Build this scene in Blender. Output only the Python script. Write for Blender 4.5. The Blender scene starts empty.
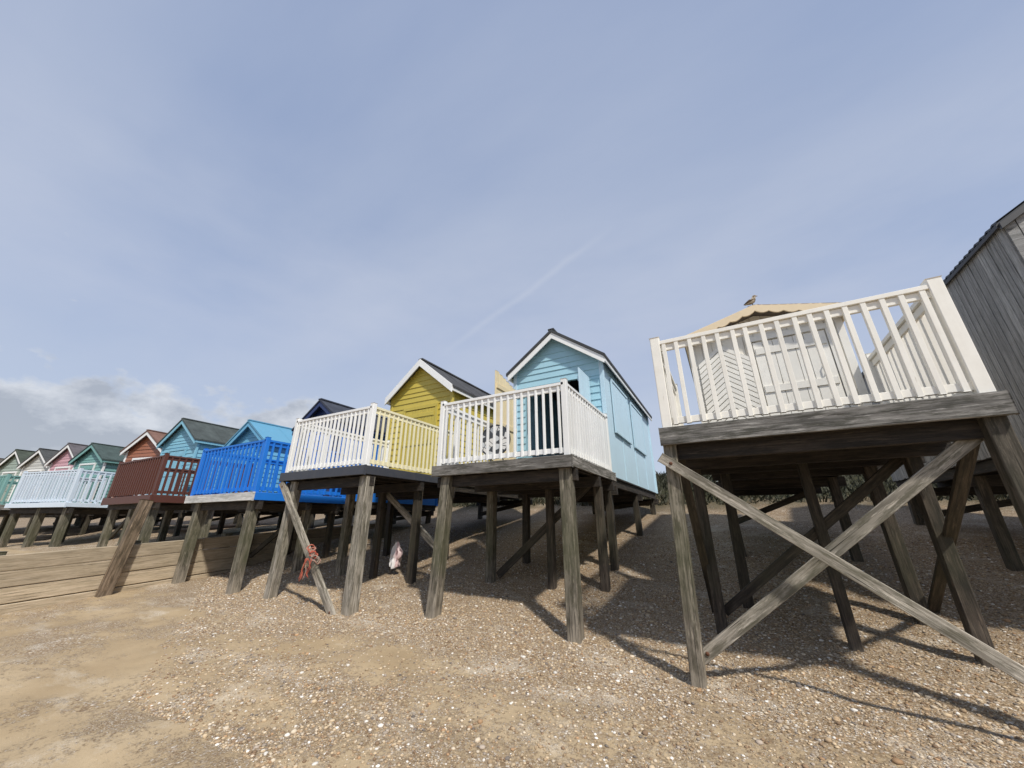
import bpy, math, random
import numpy as np
from mathutils import Vector, Matrix, noise
random.seed(7); rng=np.random.default_rng(7)
S=bpy.context.scene
COL=S.collection
BZ=-1.35   # height of the empties that sit at each thing's base

# ------------------------------------------------------------------ terrain
PY=[-600,-60,-25,-10,0,3,4.2,5.0,6.2,9,12,14,17,25,600]
PZ=[-9,-4.5,-3.0,-2.1,-1.56,-1.43,-1.36,-1.30,-1.05,-.45,.15,.85,1.75,2.1,2.2]
def smooth(a,b,t):
    t=max(0,min(1,(t-a)/(b-a))); return t*t*(3-2*t)
def gz0(x,y):
    z=float(np.interp(y,PY,PZ))
    z+=0.10*smooth(0,-8,x)*smooth(2,4,y)
    raise_=0.50*smooth(-11.02,-11.30,x)*smooth(-8,2,y)*(1-smooth(6,11,y))
    return z+raise_
def gz(x,y):
    z=gz0(x,y)
    if -60<x<40 and -30<y<30:
        z+=0.05*noise.noise(Vector((x*.45,y*.6,3.1)))+0.028*noise.noise(Vector((x*1.7,y*2.1,7.7)))
        z+=0.013*noise.noise(Vector((x*6,y*6,1.7)))
    return z
def shmask(x,y):
    n=noise.noise(Vector((x*.55+9,y*1.25,0)))+.6*noise.noise(Vector((x*1.9,y*3.1,4)))+.5*noise.noise(Vector((x*5.5,y*8.5,8)))
    b=smooth(3.2,4.6,y)*.95 - .12
    v=n*.62+b+.14*smooth(3.3,2.6,y)*smooth(-5,-1.5,x)
    return max(0,min(1,.5+v*1.0))

# ------------------------------------------------------------------ mesh builder
class MB:
    def __init__(s): s.v=[];s.f=[];s.uv=[];s.r=[];s.sm=[]
    def poly(s,pts,r=None,o=None,sm=False):
        pts=[Vector(p) for p in pts]
        n=len(s.v); s.v+=pts; s.f.append(list(range(n,n+len(pts))))
        e=(pts[1]-pts[0]); e=e.normalized() if e.length>1e-9 else Vector((1,0,0))
        nn=e.cross(pts[-1]-pts[0]); nn=nn.normalized() if nn.length>1e-9 else Vector((0,0,1))
        w=nn.cross(e)
        if o is None: o=(random.random()*50,random.random()*50)
        s.uv.append([(o[0]+(p-pts[0]).dot(e),o[1]+(p-pts[0]).dot(w)) for p in pts])
        s.r.append(random.random() if r is None else r); s.sm.append(sm)
    def beam(s,p0,p1,w,h,up=(0,0,1),r=None):
        p0=Vector(p0);p1=Vector(p1);d=(p1-p0).normalized();up=Vector(up)
        if abs(d.dot(up))>.98: up=Vector((0,1,0))
        sd=d.cross(up).normalized(); u=sd.cross(d).normalized()
        a=sd*w/2;b=u*h/2
        r=random.random() if r is None else r
        o=(random.random()*50,random.random()*50)
        A=[p0-a-b,p0+a-b,p0+a+b,p0-a+b]; B=[q+(p1-p0) for q in A]
        for i in range(4):
            j=(i+1)%4
            s.poly([A[j],B[j],B[i],A[i]],r,(o[0],o[1]+i*.3))
        s.poly([A[0],A[1],A[2],A[3]],r,o); s.poly([B[3],B[2],B[1],B[0]],r,o)
    def box(s,x0,x1,y0,y1,z0,z1,r=None):
        dx,dy,dz=x1-x0,y1-y0,z1-z0;cx,cy,cz=(x0+x1)/2,(y0+y1)/2,(z0+z1)/2
        if dx>=dy and dx>=dz: s.beam((x0,cy,cz),(x1,cy,cz),dy,dz,r=r)
        elif dy>=dz: s.beam((cx,y0,cz),(cx,y1,cz),dx,dz,r=r)
        else: s.beam((cx,cy,z0),(cx,cy,z1),dx,dy,r=r)
    def prism(s,prof,y0,y1,r=None):
        # prof: list of (x,z) counter-clockwise seen from -y
        n=len(prof)
        s.poly([(x,y0,z) for x,z in prof],r); s.poly([(x,y1,z) for x,z in prof[::-1]],r)
        for i in range(n):
            a=prof[i];b=prof[(i+1)%n]
            s.poly([(a[0],y0,a[1]),(a[0],y1,a[1]),(b[0],y1,b[1]),(b[0],y0,b[1])],r)
    def tube(s,pts,rad,seg=6,r=.5):
        pts=[Vector(p) for p in pts];rings=[]
        for i,p in enumerate(pts):
            d=(pts[min(i+1,len(pts)-1)]-pts[max(i-1,0)]).normalized()
            q=d.orthogonal().normalized() if i==0 else (q-d*q.dot(d)).normalized()
            t=d.cross(q); rr=rad[i] if isinstance(rad,(list,tuple)) else rad
            rings.append([p+(q*math.cos(2*math.pi*k/seg)+t*math.sin(2*math.pi*k/seg))*rr for k in range(seg)])
        for i in range(len(rings)-1):
            for k in range(seg):
                k2=(k+1)%seg
                s.poly([rings[i][k],rings[i][k2],rings[i+1][k2],rings[i+1][k]],r,sm=True)
        s.poly(rings[0][::-1],r); s.poly(rings[-1],r)
    def lathe(s,prof,c=(0,0,0),seg=24,r=.5,sm=True):
        c=Vector(c)
        for i in range(len(prof)-1):
            for k in range(seg):
                a=2*math.pi*k/seg;b=2*math.pi*(k+1)/seg
                P=lambda pr,t:c+Vector((pr[0]*math.cos(t),pr[0]*math.sin(t),pr[1]))
                s.poly([P(prof[i],a),P(prof[i],b),P(prof[i+1],b),P(prof[i+1],a)],r,sm=sm)
    def build(s,name,mat,parent=None,bevel=0,loc=(0,0,0),rotz=0,dz=0,label=None,cat=None,weld=True,group=None,kind=None):
        me=bpy.data.meshes.new(name)
        me.from_pydata([(p.x,p.y,p.z+dz) for p in s.v],[],s.f)
        uv=me.uv_layers.new(name='UVMap')
        flat=[c for f in s.uv for p in f for c in p]; uv.data.foreach_set('uv',flat)
        a=me.attributes.new('rnd','FLOAT','FACE'); a.data.foreach_set('value',s.r)
        me.polygons.foreach_set('use_smooth',s.sm)
        me.materials.append(mat); me.update()
        if weld:
            import bmesh
            bm=bmesh.new();bm.from_mesh(me);bmesh.ops.remove_doubles(bm,verts=bm.verts,dist=1e-5)
            bm.to_mesh(me);bm.free()
        ob=bpy.data.objects.new(name,me);COL.objects.link(ob)
        ob.location=loc;ob.rotation_euler=(0,0,rotz)
        if parent: ob.parent=parent
        if bevel:
            m=ob.modifiers.new('edge','BEVEL');m.width=bevel;m.segments=1;m.limit_method='ANGLE';m.angle_limit=math.radians(50)
        if label: ob['label']=label
        if cat: ob['category']=cat
        if group: ob['group']=group
        if kind: ob['kind']=kind
        return ob
def empty(name,loc,rotz,label,cat,group=None):
    e=bpy.data.objects.new(name,None);COL.objects.link(e);e.location=loc;e.rotation_euler=(0,0,rotz)
    e.empty_display_size=.3;e['label']=label;e['category']=cat
    if group:e['group']=group
    return e

# ------------------------------------------------------------------ materials
class NT:
    def __init__(s,m): s.t=m.node_tree;s.n=s.t.nodes;s.l=s.t.links
    def new(s,t,**k):
        n=s.n.new(t)
        for a,b in k.items(): setattr(n,a,b)
        return n
    def mapping(s,src,scale):
        m=s.new('ShaderNodeMapping'); m.inputs['Scale'].default_value=scale; s.l.new(src,m.inputs[0]); return m.outputs[0]
    def noise(s,vec,scale,detail=4,rough=.55):
        n=s.new('ShaderNodeTexNoise'); n.inputs['Scale'].default_value=scale;n.inputs['Detail'].default_value=detail;n.inputs['Roughness'].default_value=rough
        if vec is not None: s.l.new(vec,n.inputs['Vector'])
        return n.outputs['Fac']
    def ramp(s,fac,stops):
        r=s.new('ShaderNodeValToRGB'); e=r.color_ramp.elements
        while len(e)<len(stops): e.new(.5)
        for i,(p,c) in enumerate(stops):
            e[i].position=p; e[i].color=(c,c,c,1) if isinstance(c,(int,float)) else (*c,1)
        s.l.new(fac,r.inputs[0]); return r.outputs[0]
    def mix(s,fac,a,b,mode='MIX'):
        m=s.new('ShaderNodeMix',data_type='RGBA',blend_type=mode)
        for sock,v in ((m.inputs[0],fac),(m.inputs[6],a),(m.inputs[7],b)):
            if isinstance(v,(int,float)): sock.default_value=v
            elif isinstance(v,tuple): sock.default_value=(*v,1) if len(v)==3 else v
            else: s.l.new(v,sock)
        return m.outputs[2]
    def math(s,op,a,b=0.0,clamp=False):
        m=s.new('ShaderNodeMath',operation=op,use_clamp=clamp)
        for k,v in enumerate((a,b)):
            if isinstance(v,(int,float)): m.inputs[k].default_value=v
            else: s.l.new(v,m.inputs[k])
        return m.outputs[0]
    def bump(s,h,strength,dist=.01):
        b=s.new('ShaderNodeBump');b.inputs['Strength'].default_value=strength;b.inputs['Distance'].default_value=dist
        s.l.new(h,b.inputs['Height']);return b.outputs[0]
def newmat(name,rough=.6):
    m=bpy.data.materials.new(name);m.use_nodes=True;t=NT(m);b=t.n['Principled BSDF'];b.inputs['Roughness'].default_value=rough
    return m,t,b
CACHE={}
def paint(col,wear=.15,name='paint',dirt=(.20,.17,.13),rough=.5):
    k=('p',col,wear,dirt)
    if k in CACHE:return CACHE[k]
    m,t,b=newmat(name,rough)
    tc=t.new('ShaderNodeTexCoord'); at=t.new('ShaderNodeAttribute',attribute_name='rnd')
    uv=tc.outputs['UV'];ob=tc.outputs['Object']
    c=t.mix(t.noise(ob,2.5,5),tuple(x*.92 for x in col),tuple(min(1,x*1.05) for x in col))
    bv=t.ramp(at.outputs['Fac'],[(0,.90),(1,1.0)])
    c=t.mix(1,c,bv,'MULTIPLY')
    st=t.noise(t.mapping(uv,(2.2,26,1)),1.6,6,.65)
    big=t.noise(ob,1.6,3)
    lo=.74-wear*.32
    w=t.ramp(t.math('ADD',t.math('MULTIPLY',st,.65),t.math('MULTIPLY',big,.35)),[(lo,0),(lo+.06,1)])
    w=t.math('MULTIPLY',w,min(.85,.3+wear*1.0))
    grime=t.ramp(t.noise(ob,6,6,.7),[(.45,0),(.8,1)])
    c=t.mix(t.math('MULTIPLY',grime,.12+wear*.55),c,tuple(.5*x+.5*d for x,d in zip(col,dirt)))
    run=t.ramp(t.noise(t.mapping(ob,(14,14,1.2)),1.0,4,.6),[(.52,0),(.75,1)])   # rain runs
    c=t.mix(t.math('MULTIPLY',run,.10+wear*.4),c,tuple(.55*x+.45*d for x,d in zip(col,dirt)))
    c=t.mix(w,c,dirt)
    t.l.new(c,b.inputs['Base Color'])
    h=t.math('SUBTRACT',t.math('MULTIPLY',st,.35),t.math('MULTIPLY',w,.6))
    t.l.new(t.bump(h,.35,.004),b.inputs['Normal'])
    CACHE[k]=m;return m
def wood(c1,c2,name='wood',green=.0,pale=0.0,rough=.8,stain=.75,var=.40):
    k=('w',c1,c2,green,pale,stain)
    if k in CACHE:return CACHE[k]
    m,t,b=newmat(name,rough)
    tc=t.new('ShaderNodeTexCoord'); at=t.new('ShaderNodeAttribute',attribute_name='rnd'); oi=t.new('ShaderNodeObjectInfo')
    uv=tc.outputs['UV'];gp=t.new('ShaderNodeNewGeometry').outputs['Position']
    g=t.noise(t.mapping(uv,(1.3,34,1)),1.5,8,.7)
    g2=t.noise(t.mapping(uv,(.8,7,1)),1.5,4,.6)
    c=t.mix(t.ramp(g,[(.36,0),(.62,1)]),c1,c2)
    c=t.mix(t.ramp(g2,[(.42,0),(.66,.9*min(1,stain*1.4))]),c,tuple(x*.5 for x in c1))
    st=t.noise(t.mapping(uv,(1.2,6,1)),2.4,8,.72)
    c=t.mix(t.ramp(st,[(.47,0),(.58,stain)]),c,(c1[0]*.36,c1[1]*.37,c1[2]*.30))
    lt=t.noise(t.mapping(uv,(1.0,9,1)),3.1,7,.7)
    c=t.mix(t.ramp(lt,[(.56,0),(.66,.7*min(1,stain*1.4))]),c,tuple(min(1,x*1.45) for x in c2))
    bv=t.ramp(t.math('FRACT',t.math('ADD',at.outputs['Fac'],oi.outputs['Random'])),[(0,1.12-var),(1,1.12)])
    c=t.mix(1,c,bv,'MULTIPLY')
    cr=t.ramp(t.noise(t.mapping(uv,(.9,48,1)),1.2,3,.5),[(.31,1),(.37,0)])
    c=t.mix(t.math('MULTIPLY',cr,min(1,stain*1.5)),c,(.03,.025,.02))
    sp=t.new('ShaderNodeSeparateXYZ');t.l.new(gp,sp.inputs[0])
    nz=t.math('ADD',sp.outputs[2],t.math('MULTIPLY',t.noise(gp,2.6,6,.65),1.5))
    if green: c=t.mix(t.math('MULTIPLY',t.ramp(t.math('ADD',t.math('MULTIPLY',nz,.4),.42),[(.35,0),(.55,1),(.85,.3)]),green),c,t.mix(st,(.10,.10,.045),(.025,.03,.012)))
    if pale: c=t.mix(t.math('MULTIPLY',t.ramp(t.math('ADD',t.math('MULTIPLY',nz,.5),.45),[(.05,1),(.32,0)]),pale),c,(.42,.36,.28))
    t.l.new(c,b.inputs['Base Color'])
    t.l.new(t.bump(t.math('SUBTRACT',g,t.math('MULTIPLY',cr,.8)),.9,.009),b.inputs['Normal'])
    CACHE[k]=m;return m
def felt(col):
    k=('f',col)
    if k in CACHE:return CACHE[k]
    m,t,b=newmat('roof_felt',.9)
    tc=t.new('ShaderNodeTexCoord');ob=tc.outputs['Object']
    c=t.mix(t.ramp(t.noise(ob,3,6,.65),[(.35,0),(.75,1)]),col,tuple(x*1.7+.01 for x in col))
    t.l.new(c,b.inputs['Base Color']);t.l.new(t.bump(t.noise(ob,160,2),.4,.003),b.inputs['Normal'])
    CACHE[k]=m;return m

WOOD_DECK=wood((.18,.165,.145),(.38,.36,.33),'weathered_deck_wood')
WOOD_SHADED=wood((.025,.019,.014),(.062,.047,.034),'shade_toned_underside_wood')  # shade under floors and decks is put into this wood colour
WOOD_POST=wood((.19,.16,.12),(.44,.385,.30),'stilt_wood',green=.7,pale=.6,stain=.85)
WOOD_PALE=wood((.28,.245,.195),(.56,.505,.42),'pale_stilt_wood',green=.3,pale=.45,stain=.8)
WOOD_REAR_SHADED=wood((.035,.026,.018),(.105,.08,.058),'shade_toned_rear_wood',green=.3,pale=.2)  # rear timber colour darkened to stand in for shade below the huts
WOOD_MID=wood((.08,.063,.047),(.20,.165,.13),'brown_stilt_wood',green=.5,pale=.2)
WHITE=paint((.90,.90,.875),.07,'white_paint')
WHITE_OLD=paint((.91,.88,.80),.44,'flaking_white_paint',dirt=(.42,.36,.27))
def simple(name,col,rough=.5,metal=0,var=.2):
    m,t,b=newmat(name,rough);ob=t.new('ShaderNodeTexCoord').outputs['Object']
    t.l.new(t.mix(t.noise(ob,9,4),tuple(x*(1-var) for x in col),tuple(min(1,x*(1+var)) for x in col)),b.inputs['Base Color'])
    b.inputs['Metallic'].default_value=metal;return m

# ------------------------------------------------------------------ hut builder
def railing(mb,p0,p1,z,zt,sp=.115,bs=.034,end=.05,rail_w=.085,jit=.0):
    p0=Vector((*p0,0));p1=Vector((*p1,0));L=(p1-p0).length;d=(p1-p0)/L
    up=Vector((0,0,1))
    mb.beam(p0+up*(zt-.022),p1+up*(zt-.022),rail_w,.044)
    mb.beam(p0+up*(zt-.085),p1+up*(zt-.085),.035,.075)
    mb.beam(p0+up*(z+.075),p1+up*(z+.075),.035,.07)
    n=max(2,int((L-2*end)/sp))
    off=d.cross(up)*(.018)
    for i in range(n+1):
        q=p0+d*(end+(L-2*end)*i/n+random.uniform(-jit,jit))+off
        t=d*random.uniform(-jit,jit)
        mb.beam(q+up*(z+.03),q+t+up*(zt-.046),bs,bs,up=d)
def wfun(half,ze,zp): return lambda z: half if z<=ze else max(0,half*(zp-z)/(zp-ze))
def wall_h(mb,cx,half,yf,yb,z0,ze,zp,bd=.14,op=None,flat_side=False):
    w=wfun(half,ze,zp)
    if op:
        xa,xb,zh=op;T=.05
        mb.box(cx-half,cx-half+T,yf+T,yb-T,z0,ze-.02,.5);mb.box(cx+half-T,cx+half,yf+T,yb-T,z0,ze-.02,.5)
        mb.prism([(cx-half,z0),(cx+half,z0),(cx+half,ze),(cx,zp),(cx-half,ze)],yb-T,yb,.5)
        mb.prism([(cx-half,z0),(xa,z0),(xa,zh),(cx-half,zh)],yf,yf+T,.5)
        mb.prism([(xb,z0),(cx+half,z0),(cx+half,zh),(xb,zh)],yf,yf+T,.5)
        mb.prism([(cx-half,zh),(cx+half,zh),(cx+half,ze),(cx,zp),(cx-half,ze)],yf,yf+T,.5)
    else:
        mb.prism([(cx-half,z0),(cx+half,z0),(cx+half,ze),(cx,zp),(cx-half,ze)],yf,yb,.5)
    zz=z0
    while zz<zp-.02:
        zt=min(zz+bd,zp)
        if zz<ze<zt: zt=ze
        if op and zz<op[2]-1e-4<zt: zt=op[2]
        a,b=w(zz),w(zt);r=random.random()
        for y,sg in ((yf,-1),(yb,1)):
            spans=[(cx-a,cx+a,cx-b,cx+b)]
            if op and sg<0 and zz<op[2]-.01: spans=[(cx-a,op[0],cx-b,op[0]),(op[1],cx+a,op[1],cx+b)]
            for (l0,r0,l1,r1) in spans:
                pts=[(l0,y+sg*.022,zz),(r0,y+sg*.022,zz),(r1,y+sg*.004,zt),(l1,y+sg*.004,zt)]
                lip=[(l0,y,zz),(r0,y,zz),(r0,y+sg*.022,zz),(l0,y+sg*.022,zz)]
                if sg>0: pts=pts[::-1]; pts=pts[2:]+pts[:2]; lip=lip[::-1]
                mb.poly(pts,r);mb.poly(lip,r)
        if zt<=ze+1e-6 and not flat_side:
            for sg in(-1,1):
                x=cx+sg*half
                pts=[(x+sg*.022,yf-.02,zz),(x+sg*.022,yb+.02,zz),(x+sg*.004,yb+.02,zt),(x+sg*.004,yf-.02,zt)]
                lip=[(x,yf-.02,zz),(x,yb+.02,zz),(x+sg*.022,yb+.02,zz),(x+sg*.022,yf-.02,zz)]
                if sg<0: pts=[pts[1],pts[0],pts[3],pts[2]];lip=lip[::-1]
                mb.poly(pts,r);mb.poly(lip,r)
        zz=zt
def wall_v(mb,cx,half,yf,yb,z0,ze,zp,bd=.12,gap=.009,t=.016):
    h=lambda x: ze+(zp-ze)*(1-min(1,abs(x-cx)/half))-.003
    mb.prism([(cx-half,z0),(cx+half,z0),(cx+half,ze),(cx,zp),(cx-half,ze)],yf,yb,.5)
    n=int(round(2*half/bd));b=2*half/n
    for i in range(n):
        xa=cx-half+i*b+gap/2;xb=xa+b-gap
        prof=[(xa,z0-.03),(xb,z0-.03),(xb,h(xb))]+([(cx,h(cx))] if xa<cx-.01<cx+.01<xb else [])+[(xa,h(xa))]
        r=random.random()
        mb.prism(prof,yf-t-random.uniform(0,.003),yf-.001,r)
        mb.prism(prof,yb+.001,yb+t,r)
    n=int(round((yb-yf)/bd));b=(yb-yf)/n
    for i in range(n):
        for sg in(-1,1):
            x=cx+sg*half;tt=t+random.uniform(0,.004)
            mb.box(min(x+sg*.001,x+sg*tt),max(x+sg*.001,x+sg*tt),yf+i*b+gap/2,yf+(i+1)*b-gap/2,z0-.03-random.uniform(0,.02),ze-.004)
def make_hut(P):
    ox,oy=P['O'];rot=math.radians(P.get('rot',0))
    root=empty('beach_hut',(ox,oy,BZ),rot,P['label'],'beach hut','beach huts on stilts along the shore')
    dz=-BZ
    def W(x,y):
        c,s=math.cos(rot),math.sin(rot);return ox+c*x-s*y,oy+s*x+c*y
    K=dict(parent=root,dz=dz)
    cx,half,yf,yb=P['hut'];z0,ze,zp=P['z']
    wm=P['wall']
    mb=MB()
    if P.get('vertical'): wall_v(mb,cx,half,yf,yb,z0,ze,zp,P.get('board',.14),P.get('gap',.009))
    else: wall_h(mb,cx,half,yf,yb,z0,ze,zp,P.get('board',.14),P.get('opening'),bool(P.get('side_panel')))
    wall=mb.build('wall',wm,**K)
    if P.get('side_panel'):
        # smooth sheet side with cover strips
        pm=P['side_panel'];n=4
        for sg in(-1,1):
            mb=MB()
            x=cx+sg*half
            mb.box(min(x+sg*.001,x+sg*.014),max(x+sg*.001,x+sg*.014),yf+.004,yb-.004,z0-.02,ze-.005,.8)
            for i in range(1,n):
                a=yf+(yb-yf)*i/n;mb.box(min(x+sg*.012,x+sg*.028),max(x+sg*.012,x+sg*.028),a-.025,a+.025,z0-.016,ze-.008)
            mb.build('side_panel',pm,**K)
    # floor frame
    mb=MB();mb.box(cx-half-.01,cx+half+.01,yf-.01,yb+.01,z0-.05,z0-.004)
    for i in range(5):
        x=cx-half+.06+i*(2*half-.12)/4; mb.box(x-.035,x+.035,yf,yb,z0-.20,z0-.052)
    for y in (yf+.2,(yf+yb)/2,yb-.2): mb.box(cx-half-.05,cx+half+.05,y-.05,y+.05,z0-.36,z0-.203)
    mb.build('floor_frame',WOOD_SHADED,bevel=0,**K)
    # corner trims
    if P.get('trim'):
        for sg in(-1,1):
            for y in(yf,yb):
                mb=MB();x=cx+sg*half; mb.box(x-.045+sg*.012,x+.045+sg*.012,y-.035,y+.035,z0-.03,ze-.01)
                mb.build('corner_trim',P['trim'],bevel=.004,**K)
    # roof
    slope=(zp-ze)/half;oh=P.get('over',.13);fo=P.get('front_over',.16)
    ex=half+oh;ez=ze-slope*oh;th=P.get('th',.06)
    if P.get('corrugated'):
        mb=MB();n=int((yb-yf+2*fo)/.02)
        ys=[yf-fo+i*.02 for i in range(n+1)]
        for sg in(-1,1):
            for i in range(n):
                a=.014*math.sin(ys[i]*2*math.pi/.12);b=.014*math.sin(ys[i+1]*2*math.pi/.12)
                mb.poly([(cx+sg*ex,ys[i],ez+.045+a),(cx+sg*ex,ys[i+1],ez+.045+b),(cx,ys[i+1],zp+.045+b),(cx,ys[i],zp+.045+a)],sm=True)
                mb.poly([(cx+sg*ex,ys[i],ez+.025+a),(cx+sg*ex,ys[i+1],ez+.025+b),(cx+sg*ex,ys[i+1],ez+.045+b),(cx+sg*ex,ys[i],ez+.045+a)])
        mb.prism([(cx-ex,ez-.01),(cx,zp-.0),(cx+ex,ez-.01),(cx+ex,ez+.02),(cx,zp+.028),(cx-ex,ez+.02)],yf-fo+.01,yb+fo-.01)
        mb.build('roof',P['roof'],**K)
    else:
        mb=MB();fr=yf-fo-P.get('lip',.05 if not P.get('scallop') else 0)
        e2=ex+.03;ez2=ez-slope*.03
        mb.prism([(cx-e2,ez2+.004),(cx,zp+.004),(cx,zp+th),(cx-e2,ez2+th)],fr,yb+fo,.5)
        mb.prism([(cx,zp+.004),(cx+e2,ez2+.004),(cx+e2,ez2+th),(cx,zp+th)],fr,yb+fo,.5)
        for y in np.arange(yf-fo+.9,yb,.95):   # felt laps
            for sg in(-1,1):
                mb.poly([(cx+sg*ex,y,ez+th+.006),(cx+sg*ex,y+.06,ez+th+.006),(cx,y+.06,zp+th+.006),(cx,y,zp+th+.006)],.9)
        mb.box(cx-.07,cx+.07,fr,yb+fo,zp+th-.02,zp+th+.018)
        mb.build('roof',P['roof'],**K)
    # barge boards
    up_=P.get('barge_up',0)
    mb=MB();yb0=yf-fo-.028;yb1=yf-fo-.002;bh=P.get('barge_h',.13)
    for sg in(-1,1):
        if P.get('scallop'):
            n=60;T=[];B=[]
            for i in range(n+1):
                u=i/n;x=sg*ex*u*1.02;z=zp+th+.01-(zp-ez)*u*1.02
                T.append((cx+x,z));B.append((cx+x,z-bh-.03*abs(math.sin(u*math.pi*6))))
            for i in range(n):
                q=[T[i],B[i],B[i+1],T[i+1]]
                if sg<0:q=q[::-1]
                mb.poly([(a,yb0,b) for a,b in q],.5,sm=False);mb.poly([(a,yb1,b) for a,b in q[::-1]],.5)
                mb.poly([(B[i][0],yb0,B[i][1]),(B[i][0],yb1,B[i][1]),(B[i+1][0],yb1,B[i+1][1]),(B[i+1][0],yb0,B[i+1][1])],.5)
                mb.poly([(T[i][0],yb0,T[i][1]),(T[i][0],yb1,T[i][1]),(T[i+1][0],yb1,T[i+1][1]),(T[i+1][0],yb0,T[i+1][1])],.5)
        else:
            q=[(cx,zp+up_),(cx,zp-bh*1.15),(cx+sg*ex,ez-bh*1.15),(cx+sg*ex,ez+up_)]
            if sg<0:q=q[::-1]
            mb.prism(q,yb0,yb1)
        # eave board along the side
        eb=P.get('eave_h',.10);mb.box(cx+sg*ex-.012,cx+sg*ex+.012,yf-fo,yb+fo,ez-eb,ez)
    mb.build('barge_board',P['barge'],bevel=.003,**K)
    # door
    D=P.get('door')
    if D:
        dx0,dx1,dh,dm=D;mb=MB();n=int((dx1-dx0)/.11);b=(dx1-dx0)/n
        for i in range(n): mb.box(dx0+i*b+.003,dx0+(i+1)*b-.003,yf-.05,yf-.024,z0+.06,z0+dh)
        for zz in(.25,dh*.5,dh-.2): mb.box(dx0+.02,dx1-.02,yf-.066,yf-.051,z0+zz,z0+zz+.1)
        door=mb.build('door',dm,bevel=.002,**K)
        mb=MB()
        for x in(dx0-.045,dx1+.045): mb.box(x-.035,x+.035,yf-.06,yf-.02,z0+.03,z0+dh+.02)
        mb.box(dx0-.08,dx1+.08,yf-.064,yf-.02,z0+dh+.022,z0+dh+.1)
        f=mb.build('frame',P.get('trim') or P['barge'],**dict(K,parent=door))
        mb=MB();mb.tube([(dx1-.1,yf-.07,z0+1.0),(dx1-.1,yf-.11,z0+1.0),(dx1-.1,yf-.11,z0+1.12),(dx1-.1,yf-.07,z0+1.12)],.009)
        mb.build('handle',METAL,**dict(K,parent=door))
    # stilts under hut
    def stilt(x,y,zt,w,mat,name='stilt',lean=(0,0),lab=None):
        wx,wy=W(x+lean[0],y+lean[1]);zb=gz(wx,wy)-.25
        mb=MB();mb.beam((x+lean[0],y+lean[1],zb),(x,y,zt),w,w*random.uniform(.92,1.05),up=(0,1,0))
        return mb.build(name,mat,bevel=.008,label=lab,**K)
    hw=P.get('hut_stilt',.13)
    for y in np.linspace(yf+.2,yb-.2,3):
        for sg in(-1,1):
            stilt(cx+sg*(half-.12),y,z0-.21,hw,WOOD_REAR_SHADED,lean=(random.uniform(-.05,.05),0))
    yy_=yb-.3
    mb=MB();mb.beam((cx-(half-.1),yy_,gz(*W(cx-half,yy_))+.15),(cx+(half-.1),yy_,z0-.3),.12,.04,up=(0,1,0));mb.build('brace',WOOD_REAR_SHADED,**K)
    DK=P.get('deck')
    if DK:
        xl,xr,y0,y1,zd,zr=DK['ext'];rm=DK['rail'];fm=DK.get('fascia',WOOD_DECK)
        mb=MB();x=xl
        yy=y0
        while yy<y1-.05:
            mb.box(xl,xr,yy+.003,min(yy+.118,y1),zd-.03,zd-random.uniform(0,.003));yy+=.121
        deck=mb.build('deck',DK.get('floor',WOOD_DECK),**K)
        KD=dict(K,parent=deck)
        mb=MB();n=6
        mb.box(xl+.01,xr-.01,y0+.002,y1-.01,zd-.05,zd-.033)
        for i in range(n):
            x=xl+.06+i*(xr-xl-.12)/(n-1);mb.box(x-.025,x+.025,y0+.04,y1,zd-.17,zd-.032)
        for y in (y0+.16,(y0+y1)/2+.1,y1-.2): mb.box(xl-.03,xr+.03,y-.045,y+.045,zd-.33,zd-.172)
        mb.build('joist',WOOD_SHADED,**KD)
        mb=MB();fh=DK.get('fh',.2)
        mb.box(xl-.036,xr+.037,y0-.04,y0-.002,zd-fh,zd-.004)
        mb.build('fascia_board',fm,bevel=.005,**KD)
        for xx in(xl,xr):
            sg=-1 if xx==xl else 1
            mb=MB();mb.box(min(xx,xx+sg*.035),max(xx,xx+sg*.035),y0+.001,y1,zd-fh+.01,zd-.006)
            mb.build('fascia_board',DK.get('side_fascia',fm),bevel=.005,**KD)
        sp=DK.get('sp',.115);bs=DK.get('bs',.034);pw=DK.get('pw',.085);jit=DK.get('jit',.0)
        i_=.05
        mb=MB();railing(mb,(xl+i_,y0+i_),(xr-i_,y0+i_),zd,zr,sp,bs,.09,jit=jit)
        mb.build('railing',rm,bevel=.003,**KD)
        rs=DK.get('side_rail',rm)
        mb=MB();railing(mb,(xr-i_,y0+i_+.045),(xr-i_,y1-.05),zd,zr-.004,sp,bs,.09,jit=jit)
        mb.build('railing',rs,bevel=.003,**KD)
        mb=MB();railing(mb,(xl+i_,y1-.05),(xl+i_,y0+i_+.045),zd,zr-.004,sp,bs,.09,jit=jit)
        mb.build('railing',rm,bevel=.003,**KD)
        for (x,y) in((xl+i_,y0+i_),(xr-i_,y0+i_),(xl+i_,y1-.08),(xr-i_,y1-.08)):
            mb=MB();mb.box(x-pw/2,x+pw/2,y-pw/2,y+pw/2,zd-.002,zr+DK.get('ph',.05))
            mb.build('railing_post',rm,bevel=.006,**KD)
        w=DK.get('sw',.17);sm=DK.get('smat',WOOD_POST)
        for s_ in DK['stilts']:
            stilt(s_[0],s_[1],zd-.175,s_[2] if len(s_)>2 and s_[2] else w,s_[4] if len(s_)>4 else sm,lean=s_[3] if len(s_)>3 else (0,0))
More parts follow.
